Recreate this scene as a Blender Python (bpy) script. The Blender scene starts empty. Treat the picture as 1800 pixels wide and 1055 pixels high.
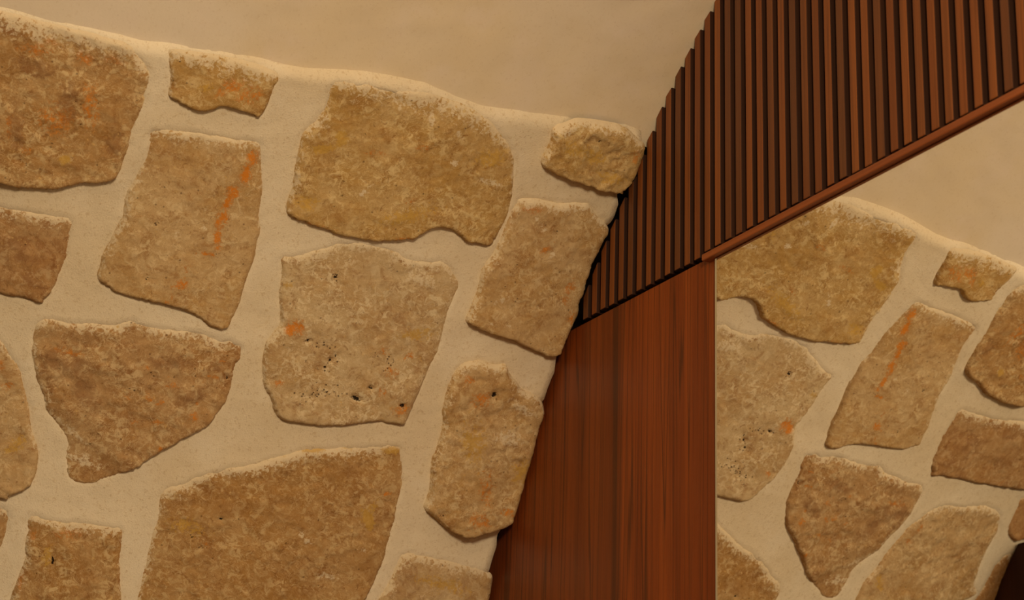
import bpy, bmesh, math, random
import numpy as np
from mathutils import Vector, Matrix
from mathutils.geometry import delaunay_2d_cdt

scene = bpy.context.scene
C = scene.collection
random.seed(7)

# ------------------------------------------------------------------ camera, light, exposure
EYE = 1.55                                   # height of the lens above the floor (metres)
cam_data = bpy.data.cameras.new('camera')
cam_data.sensor_width = 36.0
cam_data.lens = 70.3162
cam_data.clip_start = 0.02
cam_data.dof.use_dof = True
cam_data.dof.focus_distance = 2.95
cam_data.dof.aperture_fstop = 7.0
cam = bpy.data.objects.new('camera', cam_data)
C.objects.link(cam)
rx = Vector((0.4849029, 0.8739672, 0.0324123))
ry = Vector((0.2797187, -0.1900973, 0.9410741))
rz = Vector((0.8286294, -0.4472632, -0.3366437))
cam.matrix_world = Matrix(((rx.x, ry.x, rz.x, 0.0), (rx.y, ry.y, rz.y, 0.0), (rx.z, ry.z, rz.z, EYE), (0, 0, 0, 1)))
scene.camera = cam

world = bpy.data.worlds.new('world')
scene.world = world
world.use_nodes = True
bg = world.node_tree.nodes['Background']
bg.inputs[0].default_value = (1.0, 0.66, 0.36, 1.0)
bg.inputs[1].default_value = 0.02

def area_lamp(name, loc, target, size, power, color, shape='DISK'):
    ld = bpy.data.lights.new(name, 'AREA')
    ld.shape = shape; ld.size = size; ld.energy = power; ld.color = color
    o = bpy.data.objects.new(name, ld); C.objects.link(o)
    o.location = loc
    o.rotation_euler = (Vector(target) - Vector(loc)).to_track_quat('-Z', 'Y').to_euler()
    return o
WARM = (1.0, 0.79, 0.52)
area_lamp('room_lamp', (0.20, 0.20, EYE + 1.05), (-2.4, 0.95, EYE + 0.75), 0.5, 41.5, WARM)

scene.view_settings.view_transform = 'Standard'
scene.view_settings.look = 'None'
scene.view_settings.exposure = 0.0
scene.view_settings.gamma = 1.0
scene.view_settings.use_curve_mapping = False

# ------------------------------------------------------------------ helpers
def srgb(r, g, b):
    f = lambda c: (c / 255) / 12.92 if c / 255 <= 0.04045 else ((c / 255 + 0.055) / 1.055) ** 2.4
    return (f(r), f(g), f(b), 1.0)

def tag(o, label=None, cat=None, group=None, kind=None):
    if label: o['label'] = label
    if cat: o['category'] = cat
    if group: o['group'] = group
    if kind: o['kind'] = kind
    return o

def link(name, me, mat=None, parent=None):
    o = bpy.data.objects.new(name, me); C.objects.link(o)
    if mat: me.materials.append(mat)
    if parent: o.parent = parent
    return o

def mesh_from(name, verts, faces, smooth=False):
    me = bpy.data.meshes.new(name)
    me.from_pydata([tuple(map(float, v)) for v in verts], [], [tuple(map(int, f)) for f in faces])
    me.update()
    if smooth: me.polygons.foreach_set('use_smooth', [True] * len(me.polygons))
    return me

def box_mesh(name, x0, x1, y0, y1, z0, z1, bevel=0.0, seg=2):
    bm = bmesh.new()
    bmesh.ops.create_cube(bm, size=1.0)
    for v in bm.verts:
        v.co = Vector((x0 if v.co.x < 0 else x1, y0 if v.co.y < 0 else y1, z0 if v.co.z < 0 else z1))
    if bevel: bmesh.ops.bevel(bm, geom=bm.edges[:], offset=bevel, segments=seg, affect='EDGES', profile=0.5)
    me = bpy.data.meshes.new(name); bm.to_mesh(me); bm.free()
    return me

# --- the barrel vault: u runs along its axis, s up its curve, h is height off its face into the room (metres)
SC = 1.5
XC, AX, ZC, RR, B1, B2, B3 = -0.65861978, -0.09232569, -0.14337457, 1.34481979, 0.30401708, 0.16708747, -0.11827113
def vault(u, s, h=0.0):
    u = np.asarray(u, float); s = np.asarray(s, float)
    y = u / SC; dy = y - 1.0; dc = np.maximum(dy, -0.8)
    th = s / (SC * RR); t = np.clip(th - 0.65, -0.4, 0.5)
    r = RR + B1 * dc * t + B2 * dc * dc + B3 * dc * dc * t - np.asarray(h) / SC
    low = th < 0                                     # below the springing the wall is upright
    x = np.where(low, XC + AX * dy - r, XC + AX * dy - r * np.cos(th))
    z = np.where(low, ZC + RR * th, ZC + r * np.sin(th))
    return np.stack([x * SC, y * SC, z * SC + EYE], -1)
S_FLOOR = -(EYE + ZC * SC)

# --- smooth value noise on numpy arrays
_rng = np.random.RandomState(11)
_tab = _rng.rand(512, 512)
def vnoise(x, y):
    xi = np.floor(x).astype(int); yi = np.floor(y).astype(int)
    fx = x - xi; fy = y - yi
    fx = fx * fx * fx * (fx * (fx * 6 - 15) + 10); fy = fy * fy * fy * (fy * (fy * 6 - 15) + 10)
    a = _tab[xi & 511, yi & 511]; b = _tab[(xi + 1) & 511, yi & 511]
    c = _tab[xi & 511, (yi + 1) & 511]; d = _tab[(xi + 1) & 511, (yi + 1) & 511]
    return ((a * (1 - fx) + b * fx) * (1 - fy) + (c * (1 - fx) + d * fx) * fy) * 2 - 1
def fbm(x, y, sc, octv=4, seed=0.0, gain=0.5):
    t = 0.0; amp = 1.0; n = 0.0
    for i in range(octv):
        ca, sa = math.cos(0.7 * i + 0.3), math.sin(0.7 * i + 0.3)
        t = t + amp * vnoise((x * ca - y * sa) / sc + seed * 13.7 + i * 7.1, (x * sa + y * ca) / sc + seed * 5.3 + i * 3.7)
        n += amp; amp *= gain; sc *= 0.5
    return t / n
def sstep(a, b, x):
    t = np.clip((x - a) / (b - a), 0, 1); return t * t * (3 - 2 * t)

# --- polygons
def resample(poly, step, jitter=0.0, seed=0.0):
    P = np.array(poly); n = len(P); out = []
    for i in range(n):                                   # Catmull-Rom through the corners
        p0, p1, p2, p3 = P[i - 1], P[i], P[(i + 1) % n], P[(i + 2) % n]
        k = max(2, int(np.linalg.norm(p2 - p1) / (step * 0.4)))
        for j in range(k):
            t = j / k
            out.append(0.5 * (2 * p1 + (p2 - p0) * t + (2 * p0 - 5 * p1 + 4 * p2 - p3) * t * t + (3 * p1 - p0 - 3 * p2 + p3) * t ** 3))
    Q = np.array(out); Q2 = np.vstack([Q, Q[:1]])
    L = np.r_[0, np.cumsum(np.linalg.norm(np.diff(Q2, axis=0), axis=1))]
    m = max(12, int(L[-1] / step)); tt = np.linspace(0, L[-1], m, endpoint=False)
    R = np.stack([np.interp(tt, L, Q2[:, 0]), np.interp(tt, L, Q2[:, 1])], 1)
    area = 0.5 * np.sum(R[:, 0] * np.roll(R[:, 1], -1) - np.roll(R[:, 0], -1) * R[:, 1])
    if area < 0: R = R[::-1].copy()
    if jitter:
        T = np.roll(R, -1, 0) - np.roll(R, 1, 0); T /= np.linalg.norm(T, axis=1)[:, None] + 1e-9
        N = np.stack([T[:, 1], -T[:, 0]], 1)
        j = fbm(R[:, 0], R[:, 1], 0.022, 3, seed) * jitter
        R = R + N * j[:, None]
    return R
def inside(P, poly):
    x, y = P[:, 0], P[:, 1]; c = np.zeros(len(P), bool)
    x0, y0 = poly[:, 0], poly[:, 1]; x1, y1 = np.roll(x0, -1), np.roll(y0, -1)
    for a, b, d, e in zip(x0, y0, x1, y1):
        if b == e: continue
        c ^= ((b > y) != (e > y)) & (x < (d - a) * (y - b) / (e - b) + a)
    return c
def poly_dist(P, poly):
    """distance to the outline and the s-component of the outline's outward normal there"""
    n = len(P); best = np.full(n, 9.0); ns = np.zeros(n); nu = np.zeros(n)
    A = poly; B = np.roll(poly, -1, 0)
    for a, b in zip(A, B):
        d = b - a; L = d @ d
        if L < 1e-12: continue
        t = np.clip(((P - a) @ d) / L, 0, 1)
        dd = np.hypot(P[:, 0] - a[0] - t * d[0], P[:, 1] - a[1] - t * d[1])
        m = dd < best
        best[m] = dd[m]; l = math.sqrt(L); ns[m] = -d[0] / l; nu[m] = d[1] / l
    return best, nu, ns

# ------------------------------------------------------------------ materials
class NT:
    def __init__(self, name):
        self.m = bpy.data.materials.new(name); self.m.use_nodes = True
        self.t = self.m.node_tree; self.b = self.t.nodes['Principled BSDF']
    def n(self, typ, **kw):
        x = self.t.nodes.new(typ)
        for k, v in kw.items(): setattr(x, k, v)
        return x
    def put(self, sock, v):
        if hasattr(v, 'is_output'): self.t.links.new(v, sock)
        elif v is not None: sock.default_value = v
    def pos(self): return self.n('ShaderNodeNewGeometry').outputs['Position']
    def mapping(self, vec, scale=(1, 1, 1), rot=(0, 0, 0), loc=(0, 0, 0)):
        x = self.n('ShaderNodeMapping'); self.put(x.inputs[0], vec)
        x.inputs['Scale'].default_value = scale; x.inputs['Rotation'].default_value = rot; self.put(x.inputs['Location'], loc)
        return x.outputs[0]
    def noise(self, vec, scale, detail=4, rough=0.55, dist=0.0):
        x = self.n('ShaderNodeTexNoise'); self.put(x.inputs['Vector'], vec)
        x.inputs['Scale'].default_value = scale; x.inputs['Detail'].default_value = detail
        x.inputs['Roughness'].default_value = rough; x.inputs['Distortion'].default_value = dist
        return x.outputs[0]
    def voronoi(self, vec, scale, feature='F1', rnd=1.0):
        x = self.n('ShaderNodeTexVoronoi', feature=feature); self.put(x.inputs['Vector'], vec)
        x.inputs['Scale'].default_value = scale; x.inputs['Randomness'].default_value = rnd
        return x.outputs['Distance']
    def ramp(self, fac, a, b, lo=0.0, hi=1.0):
        x = self.n('ShaderNodeMapRange', interpolation_type='SMOOTHSTEP'); self.put(x.inputs[0], fac)
        x.inputs[1].default_value = a; x.inputs[2].default_value = b; x.inputs[3].default_value = lo; x.inputs[4].default_value = hi
        return x.outputs[0]
    def math(self, op, a, b=None):
        x = self.n('ShaderNodeMath', operation=op); self.put(x.inputs[0], a)
        if b is not None: self.put(x.inputs[1], b)
        return x.outputs[0]
    def mix(self, fac, a, b, blend='MIX'):
        x = self.n('ShaderNodeMix', data_type='RGBA', blend_type=blend); self.put(x.inputs[0], fac)
        self.put(x.inputs[6], a); self.put(x.inputs[7], b)
        return x.outputs[2]
    def attr(self, name):
        return self.n('ShaderNodeAttribute', attribute_name=name).outputs['Fac']
    def bump(self, h, strength, dist, normal=None):
        x = self.n('ShaderNodeBump'); x.inputs['Strength'].default_value = strength; x.inputs['Distance'].default_value = dist
        self.put(x.inputs['Height'], h)
        if normal is not None: self.put(x.inputs['Normal'], normal)
        return x.outputs[0]
    def out(self, color, rough, normal=None, spec=0.3):
        self.put(self.b.inputs['Base Color'], color); self.put(self.b.inputs['Roughness'], rough)
        self.b.inputs['Specular IOR Level'].default_value = spec
        if normal is not None: self.put(self.b.inputs['Normal'], normal)
        return self.m

def plaster_mat(name, ca, cb, cc, grain, grain_amt):
    k = NT(name); p = k.pos()
    big = k.noise(p, 2.2, 4, 0.6); mid = k.noise(p, 14, 5, 0.6)
    col = k.mix(k.ramp(big, 0.35, 0.65), ca, cb)
    col = k.mix(k.ramp(mid, 0.45, 0.75, 0, 0.5), col, cc)
    sand = k.noise(p, grain, 3, 0.7)
    spec = 1.0 if grain > 300 else 0.3
    col = k.mix(k.ramp(sand, 0.60, 0.74, 0, 0.8 * spec), col, k.mix(1.0, col, srgb(198, 180, 155), 'MULTIPLY'))
    col = k.mix(k.ramp(k.noise(p, 150, 4, 0.7), 0.54, 0.68, 0, 0.55 * spec), col, k.mix(1.0, col, srgb(225, 212, 192), 'MULTIPLY'))
    nb = k.bump(k.noise(p, 22, 5, 0.6), 0.25 if grain > 300 else 0.12, 0.005)
    nb = k.bump(sand, grain_amt, 0.0015, nb)
    return k.out(col, 0.92, nb, 0.15)

MORTAR = plaster_mat('lime_mortar', srgb(238, 224, 198), srgb(229, 212, 182), srgb(242, 230, 208), 420, 0.55)
CEIL = plaster_mat('smooth_plaster', srgb(236, 222, 202), srgb(232, 214, 184), srgb(238, 222, 206), 260, 0.15)

def stone_mat(name, base, warm, pale, dark, flake=1.0, rot=0.0, redden=0.0):
    """limestone face: mottled tan, pale calcite threads, ochre and rust where the marks say so"""
    k = NT(name); p0 = k.pos()
    p = k.mapping(p0, rot=(0.2, 0.5, rot))
    big = k.noise(p, 11, 4, 0.6, 0.4)
    mot = k.noise(p, 30, 7, 0.66, 0.9)
    fine = k.noise(p, 190, 6, 0.7, 0.5)
    col = k.mix(k.ramp(big, 0.36, 0.64), base, warm)
    col = k.mix(k.ramp(mot, 0.48, 0.66, 0, 0.8), col, dark)
    thr = k.noise(k.mapping(p, scale=(1, 1, 1.6)), 76, 9, 0.70, 0.9)
    brk = k.ramp(k.noise(p, 17, 4, 0.6), 0.36, 0.60, 0.30, 0.95 * flake)
    col = k.mix(k.math('MULTIPLY', k.ramp(thr, 0.49, 0.60), brk), col, pale)
    thr2 = k.noise(k.mapping(p, scale=(2.2, 1, 1), rot=(0.7, 0.3, 1.1)), 70, 7, 0.68, 1.2)
    ridge2 = k.math('ABSOLUTE', k.math('SUBTRACT', thr2, 0.5))
    col = k.mix(k.math('MULTIPLY', k.ramp(ridge2, 0.0, 0.030, 0.75, 0.0), brk), col, pale)
    col = k.mix(k.ramp(fine, 0.56, 0.70, 0, 0.40), col, pale)
    col = k.mix(k.ramp(k.noise(p, 110, 5, 0.7, 1.0), 0.57, 0.67, 0, 0.6), col, k.mix(1.0, dark, srgb(222, 205, 182), 'MULTIPLY'))
    n1 = k.noise(p, 75, 6, 0.7, 0.8); n2 = k.noise(p, 180, 4, 0.65, 0.6)
    def mask(at, noise, lo, hi, amt): return k.ramp(k.math('ADD', at, k.math('MULTIPLY', k.math('SUBTRACT', noise, 0.5), 2.8)), lo, hi, 0, amt)
    rust = k.attr('rust'); n12 = k.math('ADD', k.math('MULTIPLY', k.math('SUBTRACT', n1, 0.5), 0.75), k.math('ADD', k.math('MULTIPLY', k.math('SUBTRACT', n2, 0.5), 0.95), 0.5))
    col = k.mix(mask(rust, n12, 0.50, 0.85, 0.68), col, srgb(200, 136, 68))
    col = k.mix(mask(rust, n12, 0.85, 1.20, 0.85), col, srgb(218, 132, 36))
    col = k.mix(mask(k.attr('brown'), n1, 0.36, 0.85, 0.6), col, srgb(146, 104, 66))
    if redden: col = k.mix(redden, col, srgb(168, 112, 70))
    col = k.mix(mask(k.attr('lime'), n12, 0.46, 0.92, 0.92), col, srgb(230, 212, 180))
    col = k.mix(mask(k.attr('ochre'), n12, 0.34, 0.90, 0.72), col, srgb(206, 164, 76))
    pit = k.attr('pit'); dots = k.voronoi(p, 150)
    holes = k.math('MULTIPLY', k.ramp(dots, 0.12, 0.28, 1, 0), k.ramp(k.math('ADD', pit, k.math('MULTIPLY', k.math('SUBTRACT', n1, 0.5), 1.4)), 0.18, 0.38))
    holes = k.math('MAXIMUM', holes, mask(pit, n2, 0.95, 1.15, 1.0))
    deep = mask(pit, n2, 0.95, 1.2, 0.95)
    stray = k.math('MULTIPLY', k.ramp(k.voronoi(p, 46), 0.055, 0.075, 1, 0), 0.6)
    holes = k.math('MAXIMUM', holes, stray)
    col = k.mix(k.math('MULTIPLY', holes, 0.8), col, srgb(74, 50, 30))
    col = k.mix(deep, col, srgb(36, 24, 15))
    h = k.math('ADD', k.math('MULTIPLY', mot, 0.5), k.math('MULTIPLY', fine, 0.4))
    nb = k.bump(h, 0.42, 0.0045)
    nb = k.bump(thr, 0.30, 0.003, nb)
    nb = k.bump(k.noise(p, 420, 4, 0.7), 0.35, 0.0012, nb)
    nb = k.bump(k.math('MULTIPLY', holes, -1.0), 0.6, 0.002, nb)
    return k.out(col, 0.88, nb, 0.18)

def wood_mat(name, light, mid, dark, grain=1.0, vary=0.0, rough=0.45, bands=False, rot=(0, 0, 0), spec=0.4):
    k = NT(name); p = k.pos()
    if vary:
        r = k.n('ShaderNodeObjectInfo').outputs['Random']
        cmb = k.n('ShaderNodeCombineXYZ'); k.put(cmb.inputs[0], k.math('MULTIPLY', r, 7.0)); k.put(cmb.inputs[1], k.math('MULTIPLY', r, 3.0)); k.put(cmb.inputs[2], k.math('MULTIPLY', r, 11.0))
        add = k.n('ShaderNodeVectorMath', operation='ADD'); k.put(add.inputs[0], p); k.put(add.inputs[1], cmb.outputs[0]); p = add.outputs[0]
    p = k.mapping(p, rot=rot)
    g1 = k.noise(k.mapping(p, scale=(24, 24, 0.9)), 1.0, 5, 0.6, 0.7)
    g2 = k.noise(k.mapping(p, scale=(150, 150, 2.2)), 1.0, 6, 0.7, 0.3)
    g3 = k.noise(k.mapping(p, scale=(480, 480, 9)), 1.0, 3, 0.7)
    col = k.mix(k.ramp(g1, 0.35, 0.65), light, mid)
    col = k.mix(k.ramp(g2, 0.46, 0.72, 0, 0.75 * grain), col, dark)
    col = k.mix(k.ramp(g3, 0.55, 0.75, 0, 0.4 * grain), col, dark)
    if bands:                                            # veneer leaves and their dark cathedral lines
        w = k.noise(k.mapping(p, scale=(9, 9, 0.22)), 1.0, 3, 0.5, 0.3)
        ln = k.math('ABSOLUTE', k.math('SUBTRACT', k.math('FRACT', k.math('MULTIPLY', w, 17.0)), 0.5))
        col = k.mix(k.ramp(ln, 0.0, 0.12, 0.75, 0.0), col, dark)
        sx = k.n('ShaderNodeSeparateXYZ'); k.put(sx.inputs[0], p)
        leaf = k.math('MULTIPLY', k.ramp(sx.outputs[0], -2.436, -2.424, 1, 0), 0.34)
        col = k.mix(leaf, col, srgb(70, 36, 16))
    if vary:
        col = k.mix(k.ramp(r, 0.0, 1.0, 0.0, vary), col, dark)
        r2 = k.math('FRACT', k.math('MULTIPLY', r, 37.3))
        col = k.mix(k.ramp(r2, 0.75, 0.95, 0.0, 0.55), col, srgb(68, 43, 27))
        col = k.mix(k.ramp(r2, 0.0, 0.25, 0.35, 0.0), col, srgb(136, 78, 36))
    nb = k.bump(g2, 0.25, 0.0012)
    nb = k.bump(g3, 0.25, 0.0006, nb)
    return k.out(col, rough, nb, spec)

PANEL_WOOD = wood_mat('walnut_veneer', srgb(154, 74, 22), srgb(128, 57, 14), srgb(70, 31, 9), 0.8, 0.0, 0.42, True)
SLAT_SHADE = wood_mat('slat_shaded_side', srgb(58, 32, 18), srgb(48, 26, 15), srgb(30, 16, 9), 0.5, 0.0, 0.7, spec=0.2)  # groove shade put into the colour of the slats' sides and undersides
SLAT_WOOD = wood_mat('walnut_slat', srgb(144, 82, 36), srgb(126, 67, 27), srgb(82, 42, 18), 0.9, 0.30, 0.5)
TRIM_WOOD = wood_mat('walnut_trim', srgb(158, 88, 44), srgb(138, 72, 34), srgb(92, 48, 24), 0.7, 0.0, 0.42, False, (0, math.pi / 2, 0))
DARK_WOOD = wood_mat('dark_stained_wood', srgb(66, 38, 26), srgb(54, 30, 20), srgb(34, 20, 14), 0.6, 0.0, 0.7, spec=0.15)
k = NT('black_backing'); BACK = k.out(srgb(38, 24, 16), 0.9, None, 0.1)
k = NT('mirror_silver'); k.b.inputs['Metallic'].default_value = 1.0; MIRROR = k.out((0.95, 0.945, 0.92, 1), 0.0)
k = NT('polished_glass_edge'); GLASS_EDGE = k.out(srgb(206, 196, 168), 0.35, None, 0.5)
k = NT('dark_mirror_backing'); MBACK = k.out(srgb(52, 40, 30), 0.6)
k = NT('floor_stone')
FLOOR = k.out(k.mix(k.ramp(k.noise(k.pos(), 3, 5), 0.4, 0.6), srgb(190, 168, 138), srgb(170, 146, 116)), 0.55)

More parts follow.
